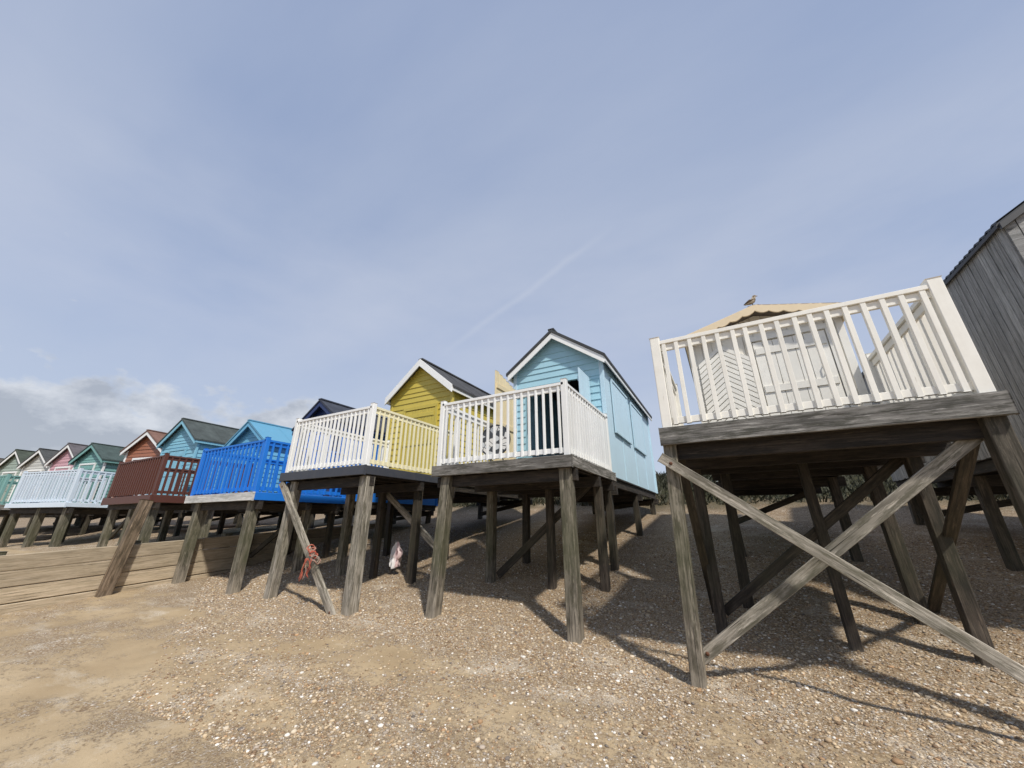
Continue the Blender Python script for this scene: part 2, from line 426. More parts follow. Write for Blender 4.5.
        for br in DK.get('braces',[]):
            p0,p1,w_,h_,mt=br
            mb=MB();mb.beam(p0,p1,h_,w_,up=(0,1,0));mb.build('brace',mt,bevel=.004,**K)
            if mt is WOOD_PALE:   # rusty bolt heads where the brace is fixed
                a=Vector(p0);b_=Vector(p1);dd=(b_-a).normalized()
                for q0 in (a+dd*.12,b_-dd*.16):
                    m2=MB();m2.lathe([(.001,.012),(.014,.010),(.018,0)],seg=10)
                    m2.v=[Vector((p.x+q0.x,q0.y-w_/2-p.z,p.y+q0.z)) for p in m2.v]
                    m2.build('bolt',RUST,**K)
    return root
METAL=simple('dark_metal',(.08,.08,.085),.4,.8)
RUST=simple('rusty_iron',(.12,.05,.025),.8)

# --- cream hut, nearest
CREAM=paint((.90,.85,.74),.36,'cream_paint',dirt=(.42,.36,.26))
A=make_hut(dict(O=(.76,4.2),label='cream beach hut with scalloped pale gable trim and flaking white railings',
 hut=(.09,.92,1.95,6.4),z=(.93,2.72,2.97),wall=CREAM,vertical=True,board=.14,roof=felt((.12,.10,.085)),
 barge=paint((.86,.70,.47),.10,'pale_peach_paint'),scallop=True,barge_h=.10,front_over=.22,over=.07,trim=WHITE_OLD,
 door=(-.02,.84,1.58,WHITE_OLD),
 deck=dict(ext=(-1.23,1.23,0,1.92,.95,1.98),rail=WHITE_OLD,sp=.13,bs=.042,pw=.10,jit=.009,sw=.12,smat=WOOD_POST,fh=.19,floor=WOOD_MID,fascia=wood((.13,.122,.11),(.31,.295,.27),'grey_edge_beam',stain=.8),
  stilts=[(-1.19,.09,.125,(-.06,0)),(1.17,.09,.13,(0,0),WOOD_MID),(-1.05,1.35,.12,(0,0),WOOD_REAR_SHADED),(1.05,1.35,.12,(0,0),WOOD_REAR_SHADED),(0.1,1.4,.10,(0.05,0),WOOD_REAR_SHADED)],
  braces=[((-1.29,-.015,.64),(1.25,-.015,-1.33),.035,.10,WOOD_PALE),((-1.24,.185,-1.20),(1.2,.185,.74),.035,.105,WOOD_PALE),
          ((-1.0,1.43,-1.0),(1.05,1.43,.7),.04,.10,WOOD_REAR_SHADED),((1.1,.2,.7),(1.1,2.4,-.95),.04,.10,WOOD_REAR_SHADED),((-1.12,.2,.7),(-1.12,1.9,-1.1),.04,.09,WOOD_REAR_SHADED)])))
# herringbone shutter on the cream hut
mb=MB();zA=.93;yS=1.95
for (x0,x1,top_) in ((-.78,-.10,1.66),):
    c=(x0+x1)/2;hw_=(x1-x0)/2
    for k in range(24):
        z=zA+.05+k*.084
        for sg in(-1,1):
            za=z;zb=z+.27
            if zb+.07<zA+top_:
                q=[(c,zb),(c+sg*hw_,za),(c+sg*hw_,za+.070),(c,zb+.070)]
                if sg<0:q=q[::-1]
                mb.prism(q,yS-.055-(.002 if sg>0 else 0)-random.uniform(0,.004),yS-.02)
mb.build('shutter',WHITE_OLD,parent=A,dz=-BZ,label='herringbone boarded shutter with flaking white paint')

# --- light blue hut
LB=paint((.38,.62,.72),.04,'light_blue_paint')
LBS=paint((.55,.73,.83),.05,'pale_blue_paint')
B=make_hut(dict(O=(-2.92,4.78),label='light blue weatherboard beach hut with white railings on timber stilts',
 hut=(.10,1.0,2.32,7.5),z=(.84,3.28,4.02),wall=LB,roof=felt((.035,.037,.04)),barge=WHITE,trim=LBS,board=.15,th=.07,
 opening=(-.66,.78,2.86),side_panel=LBS,
 deck=dict(ext=(-1.17,1.17,0,2.28,.86,1.93),rail=WHITE,sp=.118,sw=.165,smat=WOOD_POST,fh=.17,
  stilts=[(-.98,.12,.165,(-.05,-.12)),(1.06,.12,.165,(.04,-.06)),(-1.0,1.5,.15),(.2,1.5,.12,(0,0),WOOD_REAR_SHADED),(1.05,1.6,.13,(0,0),WOOD_REAR_SHADED)],
  braces=[((-.9,1.6,-.9),(.9,1.6,.6),.04,.12,WOOD_REAR_SHADED)])))
for (a,b) in ((2.95,4.35),(4.85,6.25)):
    mb=MB();n=2
    for i in range(n):
        w_=(b-a)/n;mb.box(1.132,1.152,a+i*w_+.004,a+(i+1)*w_-.004,1.80,2.90,.9)
    for z in(1.75,2.91): mb.box(1.13,1.168,a-.05,b+.05,z,z+.05)
    for y in(a-.05,b): mb.box(1.13,1.164,y,y+.05,1.80,2.91)
    mb.build('shutter',LBS,parent=B,dz=-BZ,label='pale blue boarded side shutter')
# things dimly seen through the open doorway: shelf unit with folded chairs on the back wall
mb=MB()
for z in(1.3,1.8,2.3): mb.box(-.75,.95,6.9,7.3,z,z+.03)
for x in(-.75,.1,.92): mb.box(x,x+.03,6.9,7.3,.86,2.5)
mb.build('shelf',WOOD_PALE,parent=B,dz=-BZ)
# open cream door leaf standing above the railing
mb=MB()
for i in range(6): mb.box(-.86,-.835,1.30+i*.145,1.30+i*.145+.142,.92,2.98-.035*i)
for z in(1.1,1.8,2.6): mb.box(-.834,-.812,1.33,2.16,z,z+.1)
mb.build('door',paint((.84,.70,.44),.2,'cream_yellow_paint'),parent=B,dz=-BZ,bevel=.003,label='pale yellow door leaf folded open')
mb=MB()
for i in range(5): mb.box(.83,.855,1.62+i*.13,1.62+i*.13+.127,.90,2.82)
for z in(1.1,1.8,2.55): mb.box(.812,.829,1.64,2.26,z,z+.1)
mb.build('door',LBS,parent=B,dz=-BZ,bevel=.003,label='pale blue door leaf folded open')
# --- yellow hut
YEL=paint((.60,.475,.085),.05,'yellow_paint',dirt=(.3,.22,.06))
C=make_hut(dict(O=(-6.35,4.3),label='mustard yellow weatherboard beach hut with white railings and leaning brace',
 hut=(-.25,1.02,2.65,7.2),z=(.88,3.25,4.08),wall=YEL,roof=felt((.04,.04,.042)),barge=WHITE,trim=YEL,board=.15,th=.06,lip=.0,barge_up=.055,
 door=(-.7,.3,1.85,YEL),
 deck=dict(ext=(-1.15,1.15,0,2.6,.90,1.95),rail=WHITE,side_rail=paint((.88,.82,.56),.06,'pale_yellow_paint'),sp=.112,sw=.165,smat=WOOD_POST,fascia=paint((.05,.055,.07),.2,'dark_painted_board'),fh=.16,
  stilts=[(-.88,.14,.165,(-.08,-.05),WOOD_PALE),(1.08,.14,.18,(.06,-.05),WOOD_PALE),(-1.0,1.5,.15),(1.0,1.5,.14,(0,0),WOOD_REAR_SHADED),(0,1.5,.12,(0,0),WOOD_REAR_SHADED)],
  braces=[((-1.15,.0,.72),(1.0,-.04,-1.38),.05,.13,WOOD_PALE),((-.2,1.62,.7),(1.6,1.62,-.55),.05,.12,WOOD_PALE)])))

# --- royal blue hut
RB=paint((.012,.19,.70),.02,'royal_blue_paint',dirt=(.02,.05,.2))
NAVY=paint((.02,.04,.13),.03,'navy_paint')
Dh=make_hut(dict(O=(-9.8,4.3),label='navy blue beach hut with royal blue railings and pale deck edge',
 hut=(-.15,.95,2.2,6.4),z=(.56,2.66,3.33),wall=NAVY,roof=felt((.03,.035,.05)),barge=NAVY,trim=RB,side_panel=RB,door=(-.6,.4,1.8,RB),
 deck=dict(ext=(-1.4,1.4,0,2.2,.58,1.67),rail=RB,sp=.15,bs=.04,sw=.17,smat=WOOD_POST,fascia=wood((.58,.57,.54),(.78,.77,.74),'worn_pale_wood',stain=.35,var=.2),side_fascia=RB,fh=.17,
  stilts=[(-1.05,.15,.18,(.05,-.05)),(1.2,.15,.18,(.12,-.08)),(-1.1,1.4,.14),(1.1,1.4,.14)],
  braces=[((-1.0,1.5,-.8),(1.0,1.5,.35),.05,.12,WOOD_REAR_SHADED)])))

# --- sky blue hut with brown railings
BR=paint((.11,.038,.024),.04,'brown_stain',dirt=(.05,.02,.015))
CY=paint((.16,.46,.70),.04,'sky_blue_paint')
E=make_hut(dict(O=(-14.45,4.15),label='sky blue beach hut with dark mahogany railings on stilts',
 hut=(.75,1.05,2.35,6.6),z=(.62,2.52,3.18),wall=CY,roof=paint((.12,.34,.50),.1,'blue_roof'),barge=CY,trim=CY,door=(.2,1.2,1.7,CY),
 deck=dict(ext=(-1.6,1.6,0,2.3,.66,1.68),rail=BR,sp=.15,bs=.045,sw=.17,smat=WOOD_POST,fascia=BR,fh=.2,
  stilts=[(-1.3,.2),(.1,.2),(1.35,.2),(-1.3,1.5),(1.3,1.5)],
  braces=[((-1.2,.3,-.4),(.1,.3,.45),.05,.12,WOOD_REAR_SHADED)])))
# --- pale sky blue hut, deck hidden
TQ=paint((.24,.52,.66),.04,'pale_sky_blue_paint')
F=make_hut(dict(O=(-17.5,6.0),rot=4,label='sky blue beach hut with dark grey green felt roof',
 hut=(0,1.15,0,4.3),z=(.65,2.85,3.62),wall=TQ,roof=felt((.045,.055,.052)),barge=TQ,trim=TQ,door=(-.5,.5,1.8,TQ)))
# --- brown-roof hut with pale railings
PW=paint((.68,.77,.86),.05,'pale_blue_white_paint')
RD=paint((.34,.13,.07),.14,'rust_red_paint')
G=make_hut(dict(O=(-20.35,3.65),rot=12.5,label='rust brown beach hut with pale blue white railings',
 hut=(0,1.1,2.5,6.6),z=(.6,2.85,3.58),wall=RD,roof=felt((.14,.075,.055)),barge=WHITE,trim=WHITE,door=(-.5,.5,1.8,BR),
 deck=dict(ext=(-1.6,1.6,0,2.4,.6,1.66),rail=PW,sp=.16,bs=.045,sw=.17,smat=WOOD_POST,fascia=PW,fh=.15,
  stilts=[(-1.4,.2,.18),(0,.2,.18),(1.4,.2,.18),(-1.2,1.5),(1.2,1.5)])))
TL=paint((.20,.40,.37),.06,'teal_paint')
Hh=make_hut(dict(O=(-25.1,2.9),rot=11,label='teal green beach hut with teal railings and dark roof',
 hut=(.55,1.1,2.6,6.6),z=(.6,2.66,3.34),wall=TL,roof=felt((.04,.06,.055)),barge=TL,trim=WHITE,door=(0,1,1.8,TL),
 deck=dict(ext=(-1.7,1.7,0,2.5,.6,1.65),rail=TL,sp=.16,bs=.045,fascia=WOOD_DECK,stilts=[(-1.4,.2),(1.4,.2),(-1.2,1.5),(1.2,1.5)])))
for (x,y,r,zp,c,rf,lab) in ((-27.7,5.35,12,3.56,(.62,.36,.40),(.09,.08,.085),'pink beach hut with grey felt roof'),
    (-30.6,5.0,13,3.5,(.6,.6,.56),(.05,.052,.05),'white beach hut with dark grey roof'),
    (-33.0,4.6,14,3.6,(.35,.42,.36),(.045,.055,.04),'pale green beach hut with dark roof'),
    (-36.5,4.4,14,3.4,(.12,.3,.38),(.08,.07,.06),'blue grey beach hut at the end of the row')):
    pm=paint(c,.1,'hut_paint')
    make_hut(dict(O=(x,y),rot=r,label=lab,hut=(0,1.1,0,4.2),z=(.6,2.75,zp),wall=pm,roof=felt(rf),barge=WHITE,trim=WHITE,door=(-.5,.5,1.8,pm)))
# --- dark grey hut
GR=wood((.25,.25,.245),(.41,.405,.395),'grey_boards',stain=.30,var=.34)
make_hut(dict(O=(4.50,5.50),label='grey vertical board beach hut with black corrugated roof',
 hut=(0,1.28,0,5.6),z=(.85,3.14,3.97),wall=GR,vertical=True,board=.10,gap=.010,roof=simple('black_corrugated',(.03,.032,.035),.45,.3),corrugated=True,
 barge=simple('black_trim',(.03,.03,.033),.5),over=.05,front_over=.05,barge_h=.07,eave_h=.04,door=(-.4,.5,1.8,GR)))

# ------------------------------------------------------------------ groyne
GW=wood((.42,.33,.215),(.60,.49,.35),'groyne_wood',green=.1,stain=.26,var=.30)
ge=empty('timber_groyne',(-11,4,BZ),0,'low timber groyne of horizontal planks running down the beach','groyne')
top=lambda y:-.54+(y-1.8)*.062
mb=MB()
for k in range(4):
    y=-6-random.random()
    while y<11:
        L=random.uniform(2.8,4.4);y1=min(y+L,11.2)
        za=top(y)-.13-k*.262+random.uniform(-.008,.008);zb=top(y1)-.13-k*.262+random.uniform(-.008,.008);xo=random.uniform(-.014,.018)
        mb.beam((.0+xo,y-4,za-BZ),(.0+xo,y1-.01-4,zb-BZ),.07,.252)
        y=y1
mb.build('plank_wall',GW,parent=ge,bevel=.010)
for i,y in enumerate(np.arange(-5.2,11,1.75)):
    mb=MB();mb.box(-.23,-.04,y-4-.09,y-4+.09,-2.3-BZ+.5,top(y)+.06-BZ)
    mb.build('groyne_post',WOOD_POST,parent=ge,bevel=.01)
mb=MB();mb.beam((.15,-.78,-1.75-BZ),(.14,-.55,.44-BZ),.19,.19,up=(0,1,0))
mb.build('groyne_post',wood((.15,.10,.06),(.34,.25,.17),'brown_pile_wood',green=.2,pale=.3),parent=ge,bevel=.012,label='tall brown timber pile in front of the planks')

# ------------------------------------------------------------------ small things
# rope tangle on the leaning brace
mb=MB();c0=Vector((-6.03,4.21,-.50))
for k in range(10):
    ph=random.random()*6;pts=[]
    tilt=Matrix.Rotation(random.uniform(-.7,.7),3,'X')@Matrix.Rotation(random.uniform(-.9,.9)+.75,3,'Y')
    R=random.uniform(.05,.085)
    for i in range(22):
        a=2*math.pi*i/20
        p=Vector((R*math.cos(a+ph),R*.8*math.sin(a+ph),.02*math.sin(3*a)))
        pts.append(tilt@p+c0+Vector(((k-5)*.018,0,-(k-5)*.018)))
    mb.tube(pts,random.uniform(.007,.011),6,random.random())
for k in range(6):
    p=c0+Vector((random.uniform(-.06,.08),-.08,-.05));pts=[p.copy()]
    for i in range(9):
        p=p+Vector((random.uniform(-.03,.03),random.uniform(-.015,.01),-random.uniform(.02,.045)));pts.append(p.copy())
    mb.tube(pts,.007,6,random.random())
rm,t,b=newmat('red_rope',.85)
at=t.new('ShaderNodeAttribute',attribute_name='rnd')
t.l.new(t.ramp(at.outputs['Fac'],[(0,(.36,.06,.035)),(.6,(.44,.12,.07)),(.8,(.33,.27,.22))]),b.inputs['Base Color'])
mb.build('rope_tangle',rm,label='tangle of red rope caught on a leaning timber brace',cat='rope')
# limp cloth hanging from a post
mb=MB();N=20;G_=[]
for i in range(N+1):
    row=[]
    for j in range(N+1):
        u=i/N-.5;v=j/N
        wd=.10+.26*math.sin(min(1,v*1.3)*math.pi*.5)-.10*v*v
        x=-5.98+u*wd+.04*noise.noise(Vector((u*3,v*3,1)));z=-.38-.50*v*(1-.25*abs(u+.2))+.03*noise.noise(Vector((u*5,v*2,5)))
        y=6.0+.045*math.sin(u*19+v*2)*(.3+v)+.04*noise.noise(Vector((u*6,v*6,9)))
        row.append((x,y,z))
    G_.append(row)
for i in range(N):
    for j in range(N): mb.poly([G_[i][j],G_[i+1][j],G_[i+1][j+1],G_[i][j+1]],i/N,sm=True)
cm_,t,b=newmat('cloth_fabric',.85)
at=t.new('ShaderNodeAttribute',attribute_name='rnd')
t.l.new(t.ramp(at.outputs['Fac'],[(.35,(.74,.72,.70)),(.5,(.60,.36,.36)),(.75,(.66,.52,.50))]),b.inputs['Base Color'])
mb.build('cloth',cm_,label='limp white and pink cloth hanging below a deck',cat='cloth')
# round mosaic-topped folding table, tipped up against the railing
te=empty('folding_table',(-3.42,5.55,.86),math.radians(8),'round patterned folding garden table tipped upright on the deck','table')
mm,t,b=newmat('mosaic',.45);ob=t.new('ShaderNodeTexCoord').outputs['Object']
vo=t.new('ShaderNodeTexVoronoi');vo.inputs['Scale'].default_value=11;t.l.new(ob,vo.inputs['Vector'])
ve=t.new('ShaderNodeTexVoronoi',feature='DISTANCE_TO_EDGE');ve.inputs['Scale'].default_value=11;t.l.new(ob,ve.inputs['Vector'])
sx=t.new('ShaderNodeSeparateXYZ');t.l.new(vo.outputs['Color'],sx.inputs[0])
t.l.new(t.mix(t.ramp(ve.outputs['Distance'],[(.03,1),(.07,0)]),t.ramp(sx.outputs[0],[(.3,(.66,.64,.60)),(.62,(.50,.52,.53)),(.72,(.05,.055,.06))]),(.05,.05,.05)),b.inputs['Base Color'])
def tip(mb,cz=.50,yy=0):   # lay the lathe on its side: its z axis becomes -y
    mb.v=[Vector((p.x,yy-p.z+.12*(p.y/.3)*.3,p.y+cz)) for p in mb.v];return mb
mb=MB();mb.lathe([(.0005,0),(.0005,.02),(.27,.02),(.27,0),(.0005,0)],seg=36,sm=False);tip(mb).build('table_top',mm,parent=te)
mb=MB();mb.lathe([(.272,-.004),(.272,.026),(.295,.026),(.295,-.004),(.272,-.004)],seg=36,sm=False);tip(mb).build('rim',METAL,parent=te)
for sg in(-1,1):
    mb=MB();mb.tube([(sg*.2,.05,.78),(sg*.05,.07,.45),(-sg*.22,.10,.0)],.011,8);mb.build('leg',METAL,parent=te)
# bird ornament on cream hut peak
bx,by,bz=.84,5.96,3.075;q=.58
mb=MB()
prof=[(-.15,.03,.010),(-.11,.045,.026),(-.06,.06,.050),(0,.085,.068),(.045,.115,.066),(.07,.155,.050),(.08,.19,.042),(.092,.22,.044),(.115,.23,.034),(.135,.225,.014)]
mb.tube([(bx+px*q,by,bz+pz*q) for px,pz,_ in prof],[p[2]*q for p in prof],12)
bm_,t,b=newmat('bird_paint',.7);ob=t.new('ShaderNodeTexCoord').outputs['Object']
t.l.new(t.ramp(t.noise(ob,16,4),[(.42,(.10,.06,.035)),(.52,(.5,.42,.3))]),b.inputs['Base Color'])
bird=mb.build('bird_ornament',bm_,label='small weathered wooden bird ornament on the gable peak',cat='ornament')
mb=MB();mb.tube([(bx+.13*q,by,bz+.225*q),(bx+.175*q,by,bz+.212*q)],[.009,.002],8);mb.build('beak',simple('beak',(.35,.2,.05)),parent=bird)
for sg in(-1,1):
    mb=MB();mb.tube([(bx+.05*q,by+sg*.05*q,bz+.12*q),(bx-.03*q,by+sg*.066*q,bz+.10*q),(bx-.10*q,by+sg*.04*q,bz+.07*q),(bx-.17*q,by+sg*.012*q,bz+.045*q)],[.013,.019,.013,.003],8);mb.build('wing',simple('wing',(.12,.08,.05)),parent=bird)
    mb=MB();mb.tube([(bx+.01,by+sg*.02*q,bz+.04*q),(bx+.012,by+sg*.02*q,bz-.04)],.006,6);mb.build('leg',METAL,parent=bird)

# ------------------------------------------------------------------ ground
def axis(fine0,fine1,step,far0,far1):
    a=list(np.arange(fine0,fine1+1e-6,step));s=step
    hi=[];v=fine1
    while v<far1: s*=1.25;v+=s;hi.append(v)
    lo=[];v=fine0;s=step
    while v>far0: s*=1.25;v-=s;lo.append(v)
    return lo[::-1]+a+hi
XS=axis(-13,5,.06,-700,700);YS=axis(1.4,9,.06,-600,700)
XS=sorted(set(XS+[-11.02,-11.09,-11.16,-11.23,-11.30]))
nx,ny=len(XS),len(YS)
V=np.zeros((nx*ny,3));M=np.zeros(nx*ny)
k=0
for y in YS:
    for x in XS:
        V[k]=(x,y,gz(x,y))
        M[k]=shmask(x,y) if (-40<x<30 and -20<y<20) else .8
        k+=1
idx=np.arange(nx*ny).reshape(ny,nx)
F_=np.stack([idx[:-1,:-1],idx[:-1,1:],idx[1:,1:],idx[1:,:-1]],-1).reshape(-1,4)
me=bpy.data.meshes.new('ground');me.from_pydata(V.tolist(),[],F_.tolist())
a=me.attributes.new('shingle','FLOAT','POINT');a.data.foreach_set('value',M)
me.polygons.foreach_set('use_smooth',[True]*len(F_))
g=bpy.data.objects.new('ground',me);COL.objects.link(g);g['kind']='structure'
m,t,b=newmat('sand_and_shingle',.9)
b.inputs['Specular IOR Level'].default_value=.2
pos=t.new('ShaderNodeNewGeometry').outputs['Position']
mk=t.new('ShaderNodeAttribute',attribute_name='shingle').outputs['Fac']
sand=t.mix(t.ramp(t.noise(pos,1.1,5),[(.3,0),(.7,1)]),(.385,.285,.165),(.54,.42,.265))
dampb=t.ramp(t.noise(t.mapping(pos,(.45,1.5,1)),1.5,5,.55),[(.48,0),(.66,1)])
sand=t.mix(t.math('MULTIPLY',dampb,.32),sand,(.27,.195,.115))
sand=t.mix(t.ramp(t.noise(pos,260,2),[(.35,0),(.7,.6)]),sand,(.32,.23,.135))
spk=t.new('ShaderNodeTexVoronoi');spk.inputs['Scale'].default_value=75;t.l.new(pos,spk.inputs['Vector'])
spr=t.ramp(spk.outputs['Distance'],[(.12,1),(.22,0)])
ssx=t.new('ShaderNodeSeparateXYZ');t.l.new(spk.outputs['Color'],ssx.inputs[0])
sand=t.mix(t.math('MULTIPLY',spr,.65),sand,t.ramp(ssx.outputs[1],[(0,(.20,.14,.09)),(.6,(.36,.27,.17)),(1,(.68,.62,.52))]))
def peb(scale):
    v=t.new('ShaderNodeTexVoronoi');v.inputs['Scale'].default_value=scale;t.l.new(pos,v.inputs['Vector'])
    sx=t.new('ShaderNodeSeparateXYZ');t.l.new(v.outputs['Color'],sx.inputs[0])
    c=t.ramp(sx.outputs[0],[(0,(.21,.14,.08)),(.3,(.38,.275,.165)),(.6,(.51,.39,.25)),(.72,(.33,.265,.20)),(.85,(.58,.48,.36)),(1,(.76,.70,.61))])
    dd=v.outputs['Distance']
    c=t.mix(t.ramp(dd,[(.38,0),(.70,.75)]),c,(.18,.125,.075))
    return c,dd
c1,d1=peb(50);c2,d2=peb(90)
sel=t.ramp(t.noise(pos,3,4),[(.45,0),(.55,1)])
sh=t.mix(sel,c1,c2)
mk2=t.ramp(t.math('ADD',mk,t.math('MULTIPLY',t.math('SUBTRACT',t.noise(pos,24,6,.8),.5),2.8)),[(.36,0),(.64,1)])
c=t.mix(mk2,sand,sh)
# cream drifts of crushed shell
shl=t.ramp(t.noise(t.mapping(pos,(.8,1.5,1)),1.35,5,.6),[(.55,0),(.67,1)])
grit=t.ramp(t.noise(pos,120,2),[(.40,0),(.55,1)])
c=t.mix(t.math('MULTIPLY',t.math('MULTIPLY',shl,grit),.55),c,(.69,.62,.51))
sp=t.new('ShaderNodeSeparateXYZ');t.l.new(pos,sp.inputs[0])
# shade below the huts, painted into the gravel colour
under_shade=t.ramp(t.math('MULTIPLY',t.math('ADD',sp.outputs[1],t.math('MULTIPLY',t.noise(pos,1.2,4),1.2)),.1),[(.52,0),(.75,1)])
c=t.mix(t.math('MULTIPLY',under_shade,.40),c,t.mix(1,c,(.42,.38,.35),'MULTIPLY'))
gr=t.ramp(t.math('ADD',t.math('MULTIPLY',sp.outputs[1],.05),t.math('MULTIPLY',t.noise(pos,.8,4),.15)),[(.68,0),(.76,1)])
c=t.mix(gr,c,t.mix(t.noise(pos,3,5),(.025,.028,.012),(.065,.06,.03)))
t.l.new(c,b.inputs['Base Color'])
hs=t.math('MULTIPLY',t.noise(pos,40,6,.7),.45)
hp=t.math('SUBTRACT',1,t.mix(sel,d1,d2))
hm=t.new('ShaderNodeMix',data_type='FLOAT');t.l.new(mk2,hm.inputs[0]);t.l.new(hs,hm.inputs[2]);t.l.new(hp,hm.inputs[3])
t.l.new(t.bump(hm.outputs[0],.75,.012),b.inputs['Normal'])
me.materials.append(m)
# sea behind the viewer
me=bpy.data.meshes.new('water');me.from_pydata([(-700,-600,-2.55),(700,-600,-2.55),(700,-12,-2.55),(-700,-12,-2.55)],[],[(0,1,2,3)])
w=bpy.data.objects.new('water',me);COL.objects.link(w);w['kind']='structure'
m,t,b=newmat('sea_water',.12);pos=t.new('ShaderNodeNewGeometry').outputs['Position'];b.inputs['Base Color'].default_value=(.06,.085,.08,1)
t.l.new(t.bump(t.noise(t.mapping(pos,(.6,1.6,1)),1.2,5),.6,.15),b.inputs['Normal']);me.materials.append(m)

# ------------------------------------------------------------------ loose pebbles (uncountable)
ph=(1+5**.5)/2
ico=np.array([(-1,ph,0),(1,ph,0),(-1,-ph,0),(1,-ph,0),(0,-1,ph),(0,1,ph),(0,-1,-ph),(0,1,-ph),(ph,0,-1),(ph,0,1),(-ph,0,-1),(-ph,0,1)])/math.sqrt(1+ph*ph)
icf=np.array([(0,11,5),(0,5,1),(0,1,7),(0,7,10),(0,10,11),(1,5,9),(5,11,4),(11,10,2),(10,7,6),(7,1,8),(3,9,4),(3,4,2),(3,2,6),(3,6,8),(3,8,9),(4,9,5),(2,4,11),(6,2,10),(8,6,7),(9,8,1)])
vs=[];fs=[];cs=[];cnt=0;tries=0
pal=np.array([(.41,.295,.18),(.53,.41,.265),(.27,.18,.11),(.40,.33,.26),(.60,.50,.37),(.80,.75,.67),(.19,.16,.135),(.43,.27,.15)])
pw_=np.array([.25,.24,.12,.12,.13,.06,.04,.04])
while cnt<88000 and tries<700000:
    tries+=1
    y=1.9+ (random.random()**1.35)*8.0; x=random.uniform(-1.9,.75)*(y+.6)-.2
    if x<-10.8 or x>4.6: continue
    mkv=shmask(x,y)
    if random.random()>.08+.92*mkv**1.5: continue
    r=random.choice((.0035,.0045,.0055,.0065,.008,.010,.013)) if random.random()<.98 else random.uniform(.015,.023)
    if y>4.3: r*=1.15
    sc=np.array([random.uniform(.8,1.4),random.uniform(.8,1.3),random.uniform(.4,.75)])*r
    a=random.random()*6.28;ca,sa=math.cos(a),math.sin(a)
    p=ico*(1+rng.uniform(-.12,.12,(12,1)))*sc
    q=np.stack([p[:,0]*ca-p[:,1]*sa,p[:,0]*sa+p[:,1]*ca,p[:,2]],1)+(x,y,gz(x,y)+sc[2]*.35)
    dk=1-.22*smooth(4.8,6.6,y)  # pebbles towards the huts get the shade in their colour too
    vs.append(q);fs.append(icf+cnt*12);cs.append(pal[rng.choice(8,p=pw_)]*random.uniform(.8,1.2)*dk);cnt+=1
vs=np.concatenate(vs);fs=np.concatenate(fs)
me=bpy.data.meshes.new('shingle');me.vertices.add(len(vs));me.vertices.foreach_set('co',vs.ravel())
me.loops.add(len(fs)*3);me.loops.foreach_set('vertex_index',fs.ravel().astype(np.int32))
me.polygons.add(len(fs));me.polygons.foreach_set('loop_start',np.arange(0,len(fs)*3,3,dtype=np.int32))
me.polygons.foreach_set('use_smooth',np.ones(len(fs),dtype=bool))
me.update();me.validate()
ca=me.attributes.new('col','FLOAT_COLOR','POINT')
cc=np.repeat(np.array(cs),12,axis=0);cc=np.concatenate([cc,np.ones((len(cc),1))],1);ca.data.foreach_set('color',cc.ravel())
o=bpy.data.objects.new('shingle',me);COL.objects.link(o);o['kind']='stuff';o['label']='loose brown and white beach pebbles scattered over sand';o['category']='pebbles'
m,t,b=newmat('pebble',.8);t.l.new(t.new('ShaderNodeAttribute',attribute_name='col').outputs['Color'],b.inputs['Base Color']);me.materials.append(m)
b.inputs['Specular IOR Level'].default_value=.25

# ------------------------------------------------------------------ rough grass and scrub on the bank
n=42000
gx=rng.uniform(-30,16,n);gy=12.9+rng.random(n)**1.1*6
vv=[];ff=[]
for i in range(n):
    x,y=gx[i],gy[i];z=gz0(x,y)-.03;h=random.uniform(.12,.48)*(0.5+1.0*abs(noise.noise(Vector((x*.7,y*.7,0)))));a=random.random()*6.28
    dx,dy=.025*math.cos(a),.025*math.sin(a);lx,ly=random.uniform(-.15,.2),random.uniform(-.15,.15)
    k=len(vv);vv+=[(x-dx,y-dy,z),(x+dx,y+dy,z),(x+lx*.4+dx*.7,y+ly*.4+dy*.7,z+h*.6),(x+lx,y+ly,z+h)]
    ff+=[(k,k+1,k+2),(k,k+2,k+3)]
me=bpy.data.meshes.new('grass');me.from_pydata(vv,[],ff)
o=bpy.data.objects.new('grass',me);COL.objects.link(o);o['kind']='stuff';o['label']='rough brown green grass on the bank behind the huts';o['category']='grass'
m,t,b=newmat('grass_blades',.7);pos=t.new('ShaderNodeNewGeometry').outputs['Position']
t.l.new(t.mix(t.noise(pos,1.3,4),(.022,.027,.010),(.06,.055,.028)),b.inputs['Base Color']);me.materials.append(m)

# ------------------------------------------------------------------ world, sun, camera
L=Vector((-.62,.48,-1)).normalized()
W_=bpy.data.worlds.new('World');S.world=W_;W_.use_nodes=True
t=NT(W_);bg=t.n['Background'];out=t.n['World Output']
sky=t.new('ShaderNodeTexSky',sky_type='NISHITA');sky.sun_disc=False
sky.sun_elevation=math.asin(-L.z);sky.sun_rotation=math.atan2(-L.x,-L.y)
t.l.new(sky.outputs[0],bg.inputs[0]);bg.inputs[1].default_value=.08
gen=t.new('ShaderNodeTexCoord').outputs['Generated']
sp=t.new('ShaderNodeSeparateXYZ');t.l.new(gen,sp.inputs[0]);X,Y,Z=sp.outputs[:3]
base=t.ramp(Z,[(0,(.64,.71,.82)),(.18,(.52,.61,.78)),(.40,(.405,.50,.715)),(.62,(.31,.405,.625)),(1,(.27,.355,.57))])
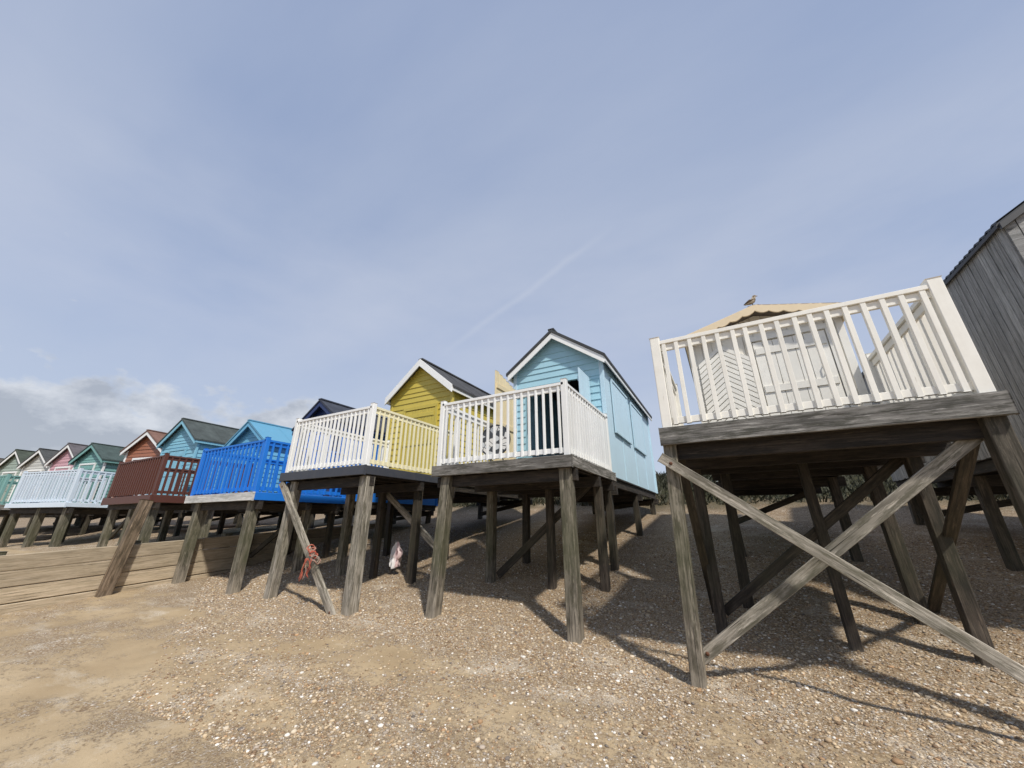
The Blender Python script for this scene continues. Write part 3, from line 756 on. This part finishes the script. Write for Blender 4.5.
# thin high streaky haze, projected on a flat layer
den=t.math('ADD',t.math('MAXIMUM',Z,0),.12)
cv=t.new('ShaderNodeCombineXYZ');t.l.new(t.math('DIVIDE',X,den),cv.inputs[0]);t.l.new(t.math('DIVIDE',Y,den),cv.inputs[1])
rt=t.new('ShaderNodeMapping');rt.inputs['Rotation'].default_value=(0,0,.9);rt.inputs['Scale'].default_value=(.35,1.0,1);t.l.new(cv.outputs[0],rt.inputs[0])
hz=t.ramp(t.noise(rt.outputs[0],1.1,7,.52),[(.36,0),(.66,1)])
c=t.mix(t.math('MULTIPLY',hz,.50),base,(.60,.66,.79))
# soft veil, strongest in a belt at middle heights
veil=t.ramp(Z,[(.20,0),(.42,1),(.56,.9),(.74,0)])
vn=t.ramp(t.noise(t.mapping(gen,(1.1,1.1,3.2)),1.9,6,.55),[(.34,.15),(.62,1)])
c=t.mix(t.math('MULTIPLY',t.math('MULTIPLY',veil,vn),.48),c,(.62,.67,.80))
# old vapour trail: thin great-circle streak
v1=Vector((-.191,.809,.7155)).normalized();v2=Vector((-.571,.712,.449)).normalized();nrm=v1.cross(v2).normalized();mid=(v1+v2).normalized()
def dot(vec):
    d=t.new('ShaderNodeVectorMath',operation='DOT_PRODUCT');t.l.new(gen,d.inputs[0]);d.inputs[1].default_value=vec;return d.outputs['Value']
wob=t.math('MULTIPLY',t.math('SUBTRACT',t.noise(gen,7,4),.5),.02)
dist=t.math('ABSOLUTE',t.math('ADD',dot(nrm),wob))
tr=t.math('MULTIPLY',t.ramp(dist,[(0,1),(.012,0)]),t.ramp(dot(mid),[(.962,0),(.99,1)]))
c=t.mix(t.math('MULTIPLY',tr,.20),c,(.74,.78,.86))
# low cumulus
cm=t.new('ShaderNodeMapping');cm.inputs['Scale'].default_value=(1,1,1.7);t.l.new(gen,cm.inputs[0])
cn=t.noise(cm.outputs[0],8.0,8,.55)
lowm=t.math('SUBTRACT',1,t.ramp(Z,[(.14,0),(.31,1)]))
azm=t.ramp(t.math('MULTIPLY',X,-1),[(.68,0),(.80,1)])
dens=t.math('MULTIPLY',t.math('ADD',t.math('MULTIPLY',lowm,.52),t.math('SUBTRACT',cn,.66)),azm)
cf=t.ramp(dens,[(.02,0),(.12,1)])
ccol=t.ramp(t.math('ADD',t.math('MULTIPLY',dens,-.9),t.noise(cm.outputs[0],13,8,.62)),[(.18,(.43,.46,.52)),(.50,(.76,.78,.82))])
c=t.mix(t.math('MULTIPLY',cf,.82),c,ccol)
bg2=t.new('ShaderNodeBackground');t.l.new(c,bg2.inputs[0]);bg2.inputs[1].default_value=1.0
ms=t.new('ShaderNodeMixShader');ms.inputs[0].default_value=.88
t.l.new(bg.outputs[0],ms.inputs[1]);t.l.new(bg2.outputs[0],ms.inputs[2]);t.l.new(ms.outputs[0],out.inputs[0])
sl=bpy.data.lights.new('sun','SUN');sl.energy=3.9;sl.angle=math.radians(2.6);sl.color=(1,.955,.88)
so=bpy.data.objects.new('sun',sl);COL.objects.link(so);so.rotation_euler=L.to_track_quat('-Z','Y').to_euler();so.location=(8,-6,12)
cd=bpy.data.cameras.new('camera');cam=bpy.data.objects.new('camera',cd);COL.objects.link(cam)
cd.sensor_width=36;cd.lens=12.97;cd.clip_start=.05;cd.clip_end=3000
cam.location=(0,0,0);cam.rotation_euler=(math.radians(110.5),0,math.radians(29))
S.camera=cam
S.view_settings.view_transform='Standard';S.view_settings.look='None';S.view_settings.exposure=0
